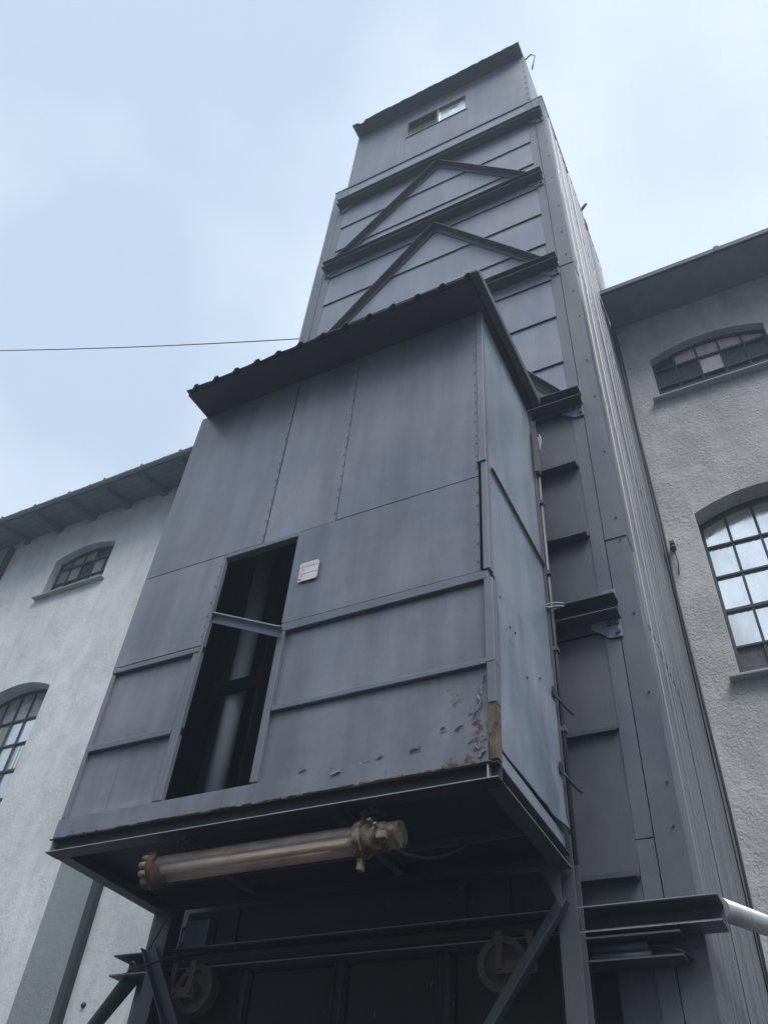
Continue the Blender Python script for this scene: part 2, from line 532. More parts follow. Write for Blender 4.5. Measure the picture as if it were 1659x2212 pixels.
def facade(mb, x0, x1, z0, z1, wins, depth=.088, n=16, m=0):
    """wall front at YF with arched holes and their reveals"""
    cols = sorted({(w[0], w[1]) for w in wins})
    xs = x0
    def quad(a, b, c, d): mb.add([a, b, c, d], [(0, 1, 2, 3)], m)
    def rect(xa, xb, za, zb):
        if xb - xa > 1e-6 and zb - za > 1e-6: quad((xa, YF, za), (xb, YF, za), (xb, YF, zb), (xa, YF, zb))
    for (xa, xb) in cols:
        rect(xs, xa, z0, z1)
        ws = sorted([w for w in wins if w[0] == xa], key=lambda w: w[2])
        zlow = None
        for k, w in enumerate(ws):
            if k == 0: rect(xa, xb, z0, w[2])
            ztop = ws[k + 1][2] if k + 1 < len(ws) else z1
            for i in range(n):
                a = xa + (xb - xa) * i / n; b = xa + (xb - xa) * (i + 1) / n
                za, zb = arch_z(w, a), arch_z(w, b)
                quad((a, YF, za), (b, YF, zb), (b, YF, ztop), (a, YF, ztop))
                quad((a, YF, za), (a, YF + depth, za), (b, YF + depth, zb), (b, YF, zb))
            quad((xa, YF, w[2]), (xa, YF + depth, w[2]), (xa, YF + depth, w[3]), (xa, YF, w[3]))
            quad((xb, YF, w[2]), (xb, YF, w[3]), (xb, YF + depth, w[3]), (xb, YF + depth, w[2]))
            quad((xa, YF, w[2]), (xb, YF, w[2]), (xb, YF + depth, w[2]), (xa, YF + depth, w[2]))
        xs = xb
    rect(xs, x1, z0, z1)
    # back and ends, giving the wall its thickness
    T = .16
    mb.add([(x0, YF + T, z0), (x1, YF + T, z0), (x1, YF + T, z1), (x0, YF + T, z1), (x0, YF, z0), (x1, YF, z0), (x1, YF, z1), (x0, YF, z1)],
           [(1, 0, 3, 2), (0, 4, 7, 3), (5, 1, 2, 6), (3, 7, 6, 2)], m)
    return mb

def window(parent, w, cols, rows, panes, sill_y, panemats, gd=.078):
    """arched iron window; rows = z of the horizontal bars; panes(i, j) -> material index"""
    xa, xb, zs, zp, rise = w
    root = None
    yg = YF + gd
    fr = MB()
    t = .006
    fr.box(xa, xa + .010, yg - .01, yg + .006, zs, zp)
    fr.box(xb - .010, xb, yg - .01, yg + .006, zs, zp)
    fr.box(xa + .01, xb - .01, yg - .01, yg + .006, zs, zs + .012)
    n = 16
    for i in range(n):
        a = xa + (xb - xa) * i / n; b = xa + (xb - xa) * (i + 1) / n
        za, zb = arch_z(w, a), arch_z(w, b)
        fr.extrude([(0, 0), (.016, 0), (.016, -.012), (0, -.012)], (a, yg - .01, za), (b, yg - .01, zb), (0, 1, 0), (0, 0, 1))
    for i in range(1, cols):
        x = xa + (xb - xa) * i / cols
        fr.box(x - .0042, x + .0042, yg - .007, yg + .003, zs + .012, arch_z(w, x) - .012)
    for k, z in enumerate(rows):
        th = .0035 + (.002 if k == 1 else 0)
        x0, x1 = xa + .01, xb - .01
        if z > zp:
            tt = math.sqrt(max(0, 1 - (z - zp) / rise)); c = (xa + xb) / 2; hw = (xb - xa) / 2 * tt
            x0, x1 = max(x0, c - hw + .008), min(x1, c + hw - .008)
        fr.box(x0, x1, yg - .0095, yg + .0045, z - th, z + th)
    win = build(fr, 'window', 'winframe', parent, base=((xa + xb) / 2, YF, zs))
    pm = MB()
    zz = [zs + .004] + list(rows) + [None]
    rnd = random.Random(int(xa * 1000) + int(zs * 100))
    for i in range(cols):
        x0 = xa + (xb - xa) * i / cols; x1 = xa + (xb - xa) * (i + 1) / cols
        for j in range(len(zz) - 1):
            mi = panes(i, j)
            if mi is None: continue
            z0 = zz[j]
            dy = rnd.uniform(-.0008, .0008)
            K = 4
            for k in range(K):
                a = x0 + (x1 - x0) * k / K; b = x0 + (x1 - x0) * (k + 1) / K
                za = arch_z(w, a) if zz[j + 1] is None else min(zz[j + 1], arch_z(w, a))
                zb = arch_z(w, b) if zz[j + 1] is None else min(zz[j + 1], arch_z(w, b))
                if za <= z0 and zb <= z0: continue
                za = max(za, z0); zb = max(zb, z0)
                pm.add([(a, yg + dy, z0), (b, yg - dy, z0), (b, yg - dy, zb), (a, yg + dy, za)], [(0, 1, 2, 3)], mi)
    build(pm, 'pane', panemats, win)
    sl = MB()
    sl.box(xa - .028, xb + .028, sill_y, YF + .05, zs - .009, zs)
    build(sl, 'sill', 'stone', win, bevel=.006)
    return win

WL = (-3.426, -2.988)
small_l = (*WL, 2.695, 2.968, .048)
big_l = (-3.48, -3.042, 1.385, 2.055, .055)
WR = (-.075, .373)
small_r = (*WR, 2.69, 2.965, .058)
big_r = (-.070, .378, 1.385, 2.05, .058)

# left building (the big window sits 5 cm off the small one above it)
bl = thing('factory_building', 'pale plastered building left of the dark tower with rafter ends under its eaves', 'building', (-4.2, YF, GZ))
LX0, LX1 = -9.0, -1.312
wall = MB()
facade(wall, LX0, LX1, 2.40, 3.42, [small_l, (-6.15, -5.71, 2.695, 2.965, .06)])
facade(wall, LX0, LX1, GZ, 2.40, [big_l, (-6.2, -5.76, 1.385, 2.055, .055)])
build(wall, 'wall', 'wall_l', bl)
for xa, xb in ((-2.545, -2.335), (-4.115, -3.905), (-6.9, -6.69)):
    build(MB().box(xa, xb, YF - .012, YF - .0005, GZ, 3.23), 'pilaster', 'pilaster', bl, bevel=.004)
for x in (-2.325, -3.893):
    build(MB().box(x - .009, x + .022, YF - .030, YF - .0005, GZ, 3.22), 'pilaster_strip', 'winframe', bl, bevel=.003)  # dark upright strip along the pilaster's right edge
def panes_small_l(i, j):
    return [0, 0, 0, 1][(i * 7 + j * 5) % 4]
window(bl, small_l, 5, [2.815, 2.925], panes_small_l, YF - .03, ['g_grey', 'g_dark'], .052)
def panes_big_l(i, j):
    return 0 if (j < 4 and not (i in (0, 1) and j == 3)) else 1
window(bl, big_l, 5, [1.536, 1.675, 1.814, 1.946], panes_big_l, YF - .03, ['g_white', 'g_grey'])
for ww in ((-6.15, -5.71, 2.695, 2.965, .06),):
    window(bl, ww, 5, [2.795, 2.90], panes_small_l, YF - .03, ['g_grey', 'g_dark'])
window(bl, (-6.2, -5.76, 1.385, 2.055, .055), 5, [1.536, 1.675, 1.814, 1.946], panes_big_l, YF - .03, ['g_white', 'g_grey'])
# eave: slope 14 degrees up towards the wall
EZ, EY, SL = 3.185, 1.985, .26
def ez(y): return EZ + (y - EY) * SL
sf = MB()
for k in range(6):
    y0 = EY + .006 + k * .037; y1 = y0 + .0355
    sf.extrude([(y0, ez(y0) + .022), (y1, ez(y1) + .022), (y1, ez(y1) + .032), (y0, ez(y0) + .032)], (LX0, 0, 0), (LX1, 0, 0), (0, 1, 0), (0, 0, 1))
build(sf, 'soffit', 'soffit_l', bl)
rf = MB()
rf.extrude([(EY - .012, EZ + .028), (4.6, EZ + .028 + (4.6 - EY) * SL), (4.6, EZ + .055 + (4.6 - EY) * SL), (EY - .012, EZ + .042)], (LX0, 0, 0), (LX1, 0, 0), (0, 1, 0), (0, 0, 1))
x = LX0
while x < LX1 - .05:
    rf.tube([(x, EY - .022, EZ + .045), (x, EY + .9, EZ + .045 + .92 * SL)], .009, 8, 0)
    x += .262
build(rf, 'roof', 'tile', bl)
x = -1.42
while x > LX0:
    r = MB()
    r.extrude([(EY + .012, ez(EY + .012) + .004), (EY + .04, ez(EY + .04) - .014), (YF, ez(YF) - .018), (YF, ez(YF) + .0215), (EY + .012, ez(EY + .012) + .0215)], (x - .018, 0, 0), (x + .018, 0, 0), (0, 1, 0), (0, 0, 1))
    build(r, 'rafter', 'rafter', bl, bevel=.004)
    x -= .262
gt = MB()
sec = [(.014 * math.cos(a), .014 * math.sin(a)) for a in [math.pi * (1 + k / 8) for k in range(9)]]
sec += [(.012 * math.cos(a), .012 * math.sin(a)) for a in [math.pi * (2 - k / 8) for k in range(9)]]
gt.extrude(sec, (LX0, EY - .012, EZ + .036), (LX1, EY - .012, EZ + .036), (0, 1, 0), (0, 0, 1))
x = -1.5
while x > LX0:
    gt.box(x - .004, x + .004, EY - .028, EY + .004, EZ + .034, EZ + .040)
    x -= .262
build(gt, 'gutter', 'gutter', bl)
pb = MB().tube([(-2.93, YF, 1.0), (-2.93, YF - .012, 1.0)], .011, 10).tube([(-2.93, YF - .012, 1.0), (-2.93, YF - .013, 1.0)], .007, 8)
pb.tube([(-2.235, YF, .668), (-2.235, YF - .008, .664)], [.010, .006], 7)
build(pb, 'wall_fixing', 'bolt_dark', bl)

# right building
br = thing('factory_building', 'grey rough plastered building right of the corrugated tower side with smooth dark soffit', 'building', (1.0, YF, GZ))
RX0, RX1 = -.192, 4.2
wall = MB()
facade(wall, RX0, RX1, 2.40, 3.45, [small_r, (1.325, 1.773, 2.69, 2.955, .07)])
facade(wall, RX0, RX1, GZ, 2.40, [big_r, (1.33, 1.778, 1.385, 2.05, .058)])
build(wall, 'wall', 'wall_r', br)
def panes_small_r(i, j):
    if j == 0: return 0
    t = {(1, 1): 0, (2, 1): 2, (3, 1): 0, (0, 1): 0, (1, 2): 1, (2, 2): 1, (3, 2): 1, (4, 2): 1, (0, 2): 0}
    return t.get((i, j), 0)
window(br, small_r, 5, [2.812, 2.925], panes_small_r, YF - .03, ['g_dark', 'g_pink', 'g_pale'], .045)
def panes_big_r(i, j):
    if j == 0: return 1
    if j == 5: return 2 if i in (0, 4) else 0
    return 0
window(br, big_r, 5, [1.536, 1.675, 1.814, 1.946], panes_big_r, YF - .03, ['g_white', 'g_slat', 'g_grey'])
window(br, (1.325, 1.773, 2.69, 2.955, .07), 5, [2.775, 2.872], panes_small_r, YF - .03, ['g_dark', 'g_pink', 'g_pale'])
window(br, (1.33, 1.778, 1.385, 2.05, .058), 5, [1.536, 1.675, 1.814, 1.946], panes_big_r, YF - .03, ['g_white', 'g_slat', 'g_grey'])
EZ2 = 3.225
sf = MB()
sf.extrude([(1.985, EZ2), (YF - .001, EZ2 + .045), (YF - .001, EZ2 + .06), (1.985, EZ2 + .014)], (RX0, 0, 0), (RX1, 0, 0), (0, 1, 0), (0, 0, 1))
build(sf, 'soffit', 'soffit', br)
rf = MB()
rf.extrude([(1.978, EZ2 + .016), (4.6, EZ2 + .70), (4.6, EZ2 + .74), (1.978, EZ2 + .026)], (RX0, 0, 0), (RX1, 0, 0), (0, 1, 0), (0, 0, 1))
build(rf, 'roof', 'tile', br)
gt = MB()
gt.box(RX0, RX1, 1.972, 1.978, EZ2 + .004, EZ2 + .030)
gt.box(RX0 + .48, RX0 + .50, 1.969, 1.972, EZ2 + .004, EZ2 + .036)
build(gt, 'gutter', 'gutter_dark', br)
# black tube drawn as the unlit gap between tower and right wall
cb = MB()
pts = [(-.184, YF - .006, z) for z in [3.25, 2.9, 2.6, 2.3, 2.02, 1.7, 1.4, 1.0, .6, .2, -.2]]
pts = [(x + .003 * math.sin(i * 2.1), y, z) for i, (x, y, z) in enumerate(pts)]
cb.tube(pts, .0035, 8)
build(cb, 'junction_shade', 'black', br)
fl = tag(build(MB().box(-.170, -.154, YF - .035, YF - .0005, 1.915, 1.928).tube([(-.162, YF - .02, 1.915), (-.162, YF - .030, 1.893)], [.008, .011], 12)
         .tube([(-.162, YF - .02, 1.92), (-.158, YF - .012, 1.85), (-.165, YF - .006, 1.80)], .002, 8), 'floodlight', 'bolt_dark', None, base=(-.162, YF, 1.92)),
         'small black lamp fixed on the rough grey wall beside the corrugated tower side', 'wall lamp')

# ------------------------------------------------------------------ tower
YT = 1.42
XL, XR = -1.307, -.197
ZT = 4.165
tw = thing('elevator_tower', 'tall dark grey sheet metal hoist tower with steel beams and corrugated side between two buildings', 'tower', ((XL + XR) / 2, YT, GZ))
# sheathing core
core = MB()
core.box(XL + .006, XR - .008, YT + .006, 2.395, GZ, ZT - .01)
build(core, 'core_wall', 'dark', tw)
rows = [4.15, 3.928, 3.693, 3.463, 3.222, 2.996, 2.763, 2.509, 2.281, 2.036, 1.799, 1.578, 1.334, 1.059, .832, .558, .47, .18, -.12, GZ]
fp = []
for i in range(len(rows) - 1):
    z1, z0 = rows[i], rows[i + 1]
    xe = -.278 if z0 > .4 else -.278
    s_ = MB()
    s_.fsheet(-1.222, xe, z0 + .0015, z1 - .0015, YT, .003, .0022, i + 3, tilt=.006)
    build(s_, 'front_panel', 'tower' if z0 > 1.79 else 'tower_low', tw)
for z, x1, d in ((1.578, -.281, .022), (1.334, -.281, .022), (.558, -.281, .018), (1.799, -.281, .008), (.832, -.281, .008)):
    s_ = MB()
    n = 26
    x0 = -1.2
    for k in range(n):
        a = x0 + (x1 - x0) * k / n; b = x0 + (x1 - x0) * (k + 1) / n
        dd = d + random.uniform(-.0012, .0012)
        s_.box(a, b, YT - dd - .008, YT - .003, z - .004 + random.uniform(-.0006, .0006), z + .004)
    if z > .6 or True:
        build(s_, 'ledge', 'tower_beam', tw)
# vertical edge strips
for (a, b) in ((-.278, -.2465), (-1.2575, -1.222)):
    s_ = MB()
    zs = [GZ, .62, 1.08, 1.82, 2.59, 3.29, ZT - .02]
    for k in range(len(zs) - 1):
        s_.fsheet(a + .0005, b - .0005, zs[k] + .001, zs[k + 1] - .001, YT - .004, .003, .0006, k)
    build(s_, 'edge_strip', 'flash', tw)
# corner flashings with screws
def flashing(xa, xb, seams, side):
    s_ = MB()
    for k in range(len(seams) - 1):
        z0, z1 = seams[k], seams[k + 1]
        off = .0025 * (k % 2)
        s_.fsheet(xa, xb, z0, z1, YT - .003 - off, .003, .0012, k + 20)
        if side > 0:
            s_.xsheet(YT - .003 - off, YT + .055, z0, z1, xb - .003 + off * .5, .003, .0008, k + 40)
        else:
            s_.box(xa - .0005, xa + .003, YT - .003 - off, YT + .06, z0, z1)
        z = z0 + .06
        xm = xa + .30 * (xb - xa) if side < 0 else xb - .30 * (xb - xa)
        while z < z1:
            s_.bolt(xm + random.uniform(-.004, .004), YT - .006 - off, z, .0024, 6, .003, 1)
            z += .19 + random.uniform(-.05, .05)
    return s_
build(flashing(-.245, XR, [GZ, .02, .655, 1.308, 1.945, 2.571, 3.2, ZT], 1), 'corner_flashing', ['flash', 'bolt_dark'], tw)
build(flashing(XL, -1.259, [GZ, .02, .655, 1.308, 1.945, 2.741, 3.4, ZT], -1), 'corner_flashing', ['flash', 'bolt_dark'], tw)
# corrugated right side
cr = MB()
def ribs(y0, y1, pitch, seed):
    """uneven trapezoid ribs: list of (rise, start, top start, top end, end)"""
    rn = random.Random(seed)
    out_ = []
    y = y0
    while y < y1 - .01:
        p = pitch * rn.uniform(.75, 1.3)
        out_.append((rn.uniform(.0036, .0056), y, y + p * .08, y + p * .64, min(y + p * .74, y1)))
        y += p
    return out_
def corr(cr, rb, y0, y1, z0, z1, x):
    pr = [(x, y0)]
    for a, s0, s1, s2, s3 in rb:
        if s3 > y1: break
        pr += [(x, s0), (x + a, s1), (x + a, s2), (x, s3)]
    pr.append((x, y1))
    vs = [(a, y, z0) for a, y in pr] + [(a, y, z1) for a, y in pr]
    K = len(pr)
    cr.add(vs, [(i, i + 1, K + i + 1, K + i) for i in range(K - 1)], 0, False)
secs = [GZ, .35, 1.10, 1.90, 2.70, 3.45, ZT - .012]
ra, rb_ = ribs(YT + .056, 1.778, .040, 9), ribs(1.81, 2.39, .056, 5)
for k in range(len(secs) - 1):
    corr(cr, ra, YT + .052, 1.78, secs[k], secs[k + 1] + .01, XR - .003 - .0012 * (k % 2))
    corr(cr, rb_, 1.80, 2.40, secs[k], secs[k + 1] + .01, XR - .003 + .0012 * (k % 2))
cr.box(XR - .007, XR - .0055, 1.772, 1.808, GZ, ZT - .012)
build(cr, 'corrugated_side', 'corr', tw)
# top cap
cp = MB()
cp.box(XL - .004, XR + .004, YT - .008, 2.40, ZT - .008, ZT + .004)
build(cp, 'top_cap', 'flash', tw, bevel=.003)
cp = MB()
cp.box(XR - .002, XR + .010, 2.06, 2.10, ZT - .10, ZT - .05)
cp.tube([(XR, 2.03, ZT + .0), (XR + .03, 2.03, ZT + .05), (XR + .035, 2.05, ZT + .08), (XR + .01, 2.07, ZT + .085), (XR - .005, 2.06, ZT + .03)], .004, 8)
build(cp, 'side_hook', 'bolt_dark', tw)
# beams: C channels with open side to the front
YBm = YT - .006
def beam(z0, z1, xa, xb, name='beam', mat='tower_beam', d=.040):
    b = MB()
    b.chan((xa, YBm - .0005, z0), (xb, YBm - .0005, z0), (0, -1, 0), (0, 0, 1), d, z1 - z0, .0035)
    return build(b, name, mat, tw, bevel=.003)
beams = [(3.907, 3.952, -1.252, -.205), (3.276, 3.320, -1.250, -.248), (2.572, 2.613, -1.250, -.244), (1.811, 1.853, -1.250, -.242), (1.082, 1.126, -1.250, -.238)]
for z0, z1, xa, xb in beams:
    beam(z0, z1, xa, xb)
    for sx, xe in ((1, xb), (-1, xa)):
        gp = MB()
        xi = xe - sx * .052
        y = YT - .0085
        # clipped gusset plate below and above the beam
        poly = [(xe - sx * .002, z0 - .046), (xe - sx * .028, z0 - .046), (xi - sx * .012, z0 - .014), (xi - sx * .012, z0 - .001), (xe - sx * .002, z0 - .001)]
        if sx < 0: poly = poly[::-1]
        gp.extrude([(px, pz) for px, pz in poly], (0, y, 0), (0, y - .004, 0), (1, 0, 0), (0, 0, 1))
        gp.box(min(xe - sx * .002, xe - sx * .030), max(xe - sx * .002, xe - sx * .030), y - .004, y, z1 + .001, z1 + .035)
        for bx, bz in ((.010, -.012), (.010, -.034), (.026, -.012)):
            gp.bolt(xe - sx * bx, y - .004, z0 + bz, .0052, 6, .006, 1)
        gp.bolt(xe - sx * .012, y - .004, z1 + .020, .0052, 6, .006, 1)
        build(gp, 'gusset_plate', ['tower', 'bolt_dark'], tw)
# lower beam carries the side struts and reaches past both corners
b = MB()
b.chan((-1.340, YBm, .462), (-.158, YBm, .462), (0, -1, 0), (0, 0, 1), .052, .040, .004)
build(b, 'beam', 'steel', tw, bevel=.003)
# diagonals: angle irons
def diag(p, q, nm='diagonal_brace'):
    b = MB()
    p = Vector((p[0], YT - .009, p[1])); q = Vector((q[0], YT - .009, q[1]))
    d = (q - p).normalized()
    a = Vector((0, -1, 0)).cross(d).normalized()
    if a.z > 0: a = -a
    b.extrude([(0, 0), (.022, 0), (.022, .003), (.003, .003), (.003, .028), (0, .028)], p, q, a, (0, -1, 0))
    build(b, nm, 'tower_beam', tw, bevel=.002)
for za, zb in ((3.905, 3.322), (3.262, 2.622), (2.56, 1.862)):
    diag((-.722, za), (-1.215, zb)); diag((-.712, za), (-.283, zb - .004))
    gp = MB().extrude([(-.745, za - .035), (-.69, za - .035), (-.655, za - .003), (-.78, za - .003)], (0, YT - .007, 0), (0, YT - .009, 0), (1, 0, 0), (0, 0, 1))
    build(gp, 'gusset_plate', 'tower', tw)
build(MB().box(-1.339, -.159, YBm - .0530, YBm - .0525, .4625, .4640), 'worn_edge', 'worn', tw)
build(MB().box(-1.339, -.159, YBm - .0530, YBm - .0525, .500, .5015), 'worn_edge', 'worn', tw)
# near-black sheet painting the unlit gap next to the lower right post
build(MB().box(-.372, -.335, YT - .012, YT - .0095, GZ, .418), 'gap_shade', 'dark', tw)
b = MB()
b.chan((-.366, YT - .010, .419), (-.222, YT - .010, .419), (0, -1, 0), (0, 0, 1), .05, .036, .003)
b.tube([(-.364, YT - .035, .443), (-.276, YT - .035, .443)], .008, 12)
b.tube([(-.364, YT - .040, .429), (-.272, YT - .040, .429)], .0065, 12)
build(b, 'cable_tray', 'steel', tw)
b = MB()
b.tube([(-.276, YT - .035, .443), (-.262, YT - .037, .4425), (-.245, YT - .040, .436), (-.228, YT - .042, .430), (-.218, YT - .03, .427), (-.222, YT - .01, .428)], .0028, 8)
b.tube([(-.272, YT - .038, .430), (-.25, YT - .04, .429), (-.225, YT - .035, .426), (-.218, YT - .02, .425), (-.22, YT - .008, .43)], .0026, 8)
build(b, 'tray_cable', 'black', tw)

# cabin on top
CX0, CX1, CZ1 = -1.246, -.246, 4.862
cab = MB()
cab.box(CX0 + .004, CX1 - .004, YT + .03, 1.69, ZT + .004, CZ1 - .004)
cabo = build(cab, 'top_cabin', 'dark', tw, base=((CX0 + CX1) / 2, YT, ZT))
wx0, wx1, wz0, wz1, wm = -.920, -.580, 4.492, 4.685, -.741
pan = MB()
pan.fsheet(CX0, wx0 - .004, ZT + .012, CZ1, YT + .004, .003, .0030, 71)
pan.fsheet(wx0 - .003, wx1 + .003, ZT + .012, wz0 - .006, YT + .004, .003, .0025, 72)
pan.fsheet(wx0 - .003, wx1 + .003, wz1 + .006, CZ1, YT + .004, .003, .0020, 73)
pan.fsheet(wx1 + .004, CX1, ZT + .012, CZ1, YT + .004, .003, .0030, 74)
for i in range(9):
    pan.bolt(CX1 - .012, YT, ZT + .05 + i * .08, .003, 6, .003)
    pan.bolt(CX0 + .012, YT, ZT + .05 + i * .08, .003, 6, .003)
build(pan, 'front_panel', 'cabin', cabo)
sp = MB()
sp.xsheet(YT + .002, 1.69, ZT + .005, CZ1, CX1 - .003, .003, .0018, 75)
sp.box(CX0, CX0 + .003, YT + .002, 1.69, ZT + .005, CZ1)
sp.box(CX0 + .003, CX1 - .003, 1.687, 1.69, ZT + .005, CZ1)
build(sp, 'side_panel', 'side', cabo)
wf = MB()
fy0, fy1 = YT - .004, YT + .018
wf.box(wx0 - .006, wx0 + .002, fy0, fy1, wz0 - .006, wz1 + .006)
wf.box(wx1 - .002, wx1 + .006, fy0, fy1, wz0 - .006, wz1 + .006)
wf.box(wx0 + .002, wx1 - .002, fy0, fy1, wz0 - .006, wz0 + .001)
wf.box(wx0 + .002, wx1 - .002, fy0, fy1, wz1 - .001, wz1 + .006)
wf.box(wm - .006, wm + .006, fy0 + .002, fy1, wz0 + .001, wz1 - .001)
build(wf, 'window_frame', 'flash', cabo, bevel=.002)
wp = MB()
wp.box(wm + .006, wx1 - .002, YT + .008, YT + .011, wz0 + .001, wz1 - .001, 0)
wp.box(wx0 + .002, wm - .006, YT + .020, YT + .023, wz0 + .001, wz1 - .001, 1)
wp.box(wx0 + .002, wm - .006, YT + .012, YT + .016, wz0 + .022, wz0 + .030, 1)
build(wp, 'window_pane', ['g_white', 'g_dark'], cabo)
rf = MB()
n = 60
prof = []
rndc = random.Random(4)
x0, x1 = CX0 - .004, CX1 - .004
vs = []; fs = []
for i in range(n + 1):
    x = x0 + (x1 - x0) * i / n
    yy = 1.347 + rndc.uniform(-.0018, .0018) + (.012 if 3 <= i <= 4 else 0)
    w = .0035 * max(0, math.cos(2 * math.pi * i / 4))
    vs += [(x, yy, 4.866), (x, 1.74, 4.896), (x, 1.74, 4.908 + w), (x, yy, 4.874 + w)]
for i in range(n):
    o = 4 * i
    for a, b in ((0, 1), (1, 2), (2, 3), (3, 0)):
        fs.append((o + a, o + b, o + 4 + b, o + 4 + a))
fs += [(0, 3, 2, 1), (4 * n, 4 * n + 1, 4 * n + 2, 4 * n + 3)]
rf.add(vs, fs)
build(rf, 'roof', 'roof', cabo)
hk = MB().tube([(CX1 - .002, YT + .02, CZ1 - .012), (CX1 + .035, YT + .02, CZ1 + .03), (CX1 + .052, YT + .03, CZ1 + .012), (CX1 + .03, YT + .05, CZ1 - .05), (CX1 + .022, YT + .055, CZ1 - .09)], .004, 8)
build(hk, 'hook', 'bolt_dark', cabo)

# ------------------------------------------------------------------ projecting hoist box
BX0, BX1, BZ0, BZ1 = -1.2, -.3735, .571, 1.752
YB, YR = 1.0, 1.300
hb = thing('hoist_box', 'dark grey sheet metal hoist box with open hatch projecting from the tower on steel posts', 'enclosure', ((BX0 + BX1) / 2, YB, BZ0))
OX0, OX1, OZ0, OZ1 = -.976, -.791, .6065, 1.158
# front sheets
def fs_(x0, x1, z0, z1, seed, y=YB, mat='sheet', amp=.0036, name='front_panel', th=.0025, ticks=''):
    mb = MB().fsheet(x0, x1, z0, z1, y, th, amp, seed)
    rn = random.Random(seed)
    for side in ticks:                           # small weld beads and rivets along an edge
        xx = x0 + .003 if side == 'l' else x1 - .003
        z = z0 + .02
        while z < z1 - .015:
            mb.box(xx - .0009, xx + .0009, y - th - .0016, y - th + .002, z, z + rn.uniform(.002, .006), 1)
            z += rn.uniform(.022, .05)
        if side == 'b':
            pass
    build(mb, name, [mat, 'seam_bead'], hb)
fs_(BX0, -.8832, 1.171, BZ1, 1, ticks='r')
fs_(-.8805, -.7045, 1.171, BZ1, 2, YB + .0012, ticks='r')
fs_(-.7015, -.388, 1.171, BZ1, 3, ticks='r')
fs_(BX0, -.979, .930, 1.1685, 4, ticks='r')
fs_(-.789, -.388, .930, 1.1685, 5, ticks='r')
fs_(-1.190, -.994, .752, .912, 6, YB + .008)
fs_(-1.190, -.994, .609, .736, 7, YB + .008, 'sheet_low')
fs_(-.778, -.382, .750, .908, 8, YB + .008)
fs_(-.778, -.382, .609, .737, 9, YB + .007, 'sheet_low', .004)
# backing plates so that the skin is closed behind the seams
bp_ = MB()
bp_.box(BX0 + .004, OX0 - .012, YB + .0105, YB + .0135, BZ0, OZ1 + .012)
bp_.box(OX1 + .012, BX1 - .004, YB + .0105, YB + .0135, BZ0, OZ1 + .012)
bp_.box(BX0 + .004, BX1 - .004, YB + .0105, YB + .0135, OZ1 + .0125, BZ1)
build(bp_, 'backing_plate', 'dark', hb)
# frame of angles round the lower half
fr = MB()
def rail(x0, x1, z0, z1, y0=YB - .0035, y1=YB + .0098): fr.box(x0, x1, y0, y1, z0, z1)
rail(BX0 + .0005, -.9785, .9145, .927); rail(-.7905, -.374, .9095, .9285)
rail(BX0 + .0105, -.9945, .737, .7505); rail(-.7775, -.382, .738, .7485)
rail(BX0, BX0 + .0095, .6085, .9135, YB - .0015)
rail(-.7925, -.7785, .6085, .9090, YB - .0045)
rail(-.993, -.9785, .6085, .9135, YB - .0025)
rail(OX0 - .0025, OX1 + .0025, OZ1, OZ1 + .012, YB - .003, YB + .014)
rail(OX1 + .0003, OX1 + .006, .9300, 1.1575, YB - .0035)
build(fr, 'front_frame', 'frame', hb, bevel=.004)
# jambs of the hatch
jb = MB()
jb.box(OX0 - .0015, OX0 + .0035, YB - .004, YB + .007, OZ0 + .001, OZ1 - .001)
jb.box(OX0 + .0040, OX0 + .006, YB - .001, YB + .006, .916, .927, 1)
jb.box(OX0 + .0040, OX0 + .006, YB - .001, YB + .006, .736, .748, 1)
build(jb, 'hatch_jamb', ['frame', 'dark'], hb, bevel=.004)
# bottom strip
st = MB()
n = 60
vs = []
rn = random.Random(2)
xs_ = [BX0 + (-.381 - BX0) * i / n for i in range(n + 1)]
for i, x in enumerate(xs_):
    lip = rn.uniform(-.0008, .0008)
    vs += [(x, YB - .0045, .5722 + lip), (x, YB - .0045, .6055), (x, YB + .010, .6055), (x, YB + .010, .5722 + lip)]
fs = []
for i in range(n):
    for a in range(4):
        fs.append((4 * i + a, 4 * i + (a + 1) % 4, 4 * i + 4 + (a + 1) % 4, 4 * i + 4 + a))
fs += [(0, 3, 2, 1), (4 * n, 4 * n + 1, 4 * n + 2, 4 * n + 3)]
st.add(vs, fs)
build(st, 'bottom_strip', 'sheet_low', hb)
st = MB().box(-.783, -.7805, YB - .0062, YB - .0046, .573, .605)
build(st, 'strip_joint', 'frame', hb)
rl = MB()
rn = random.Random(21)
x = BX0 + .004
while x < -.384:
    w = rn.uniform(.004, .016)
    t_ = (x - BX0) / (-.384 - BX0)
    h = rn.uniform(.0006, .0016) * (.7 + 1.6 * t_)
    if rn.random() < .35 + .6 * t_:
        rl.box(x, x + w * .95, YB - .0062 - rn.uniform(0, .0008), YB - .0046, .5712 + rn.uniform(-.0004, .0004), .5712 + h)
    x += w
build(rl, 'rusty_lip', 'lip_rust', hb, label='flaking rusty lower lip of the front')
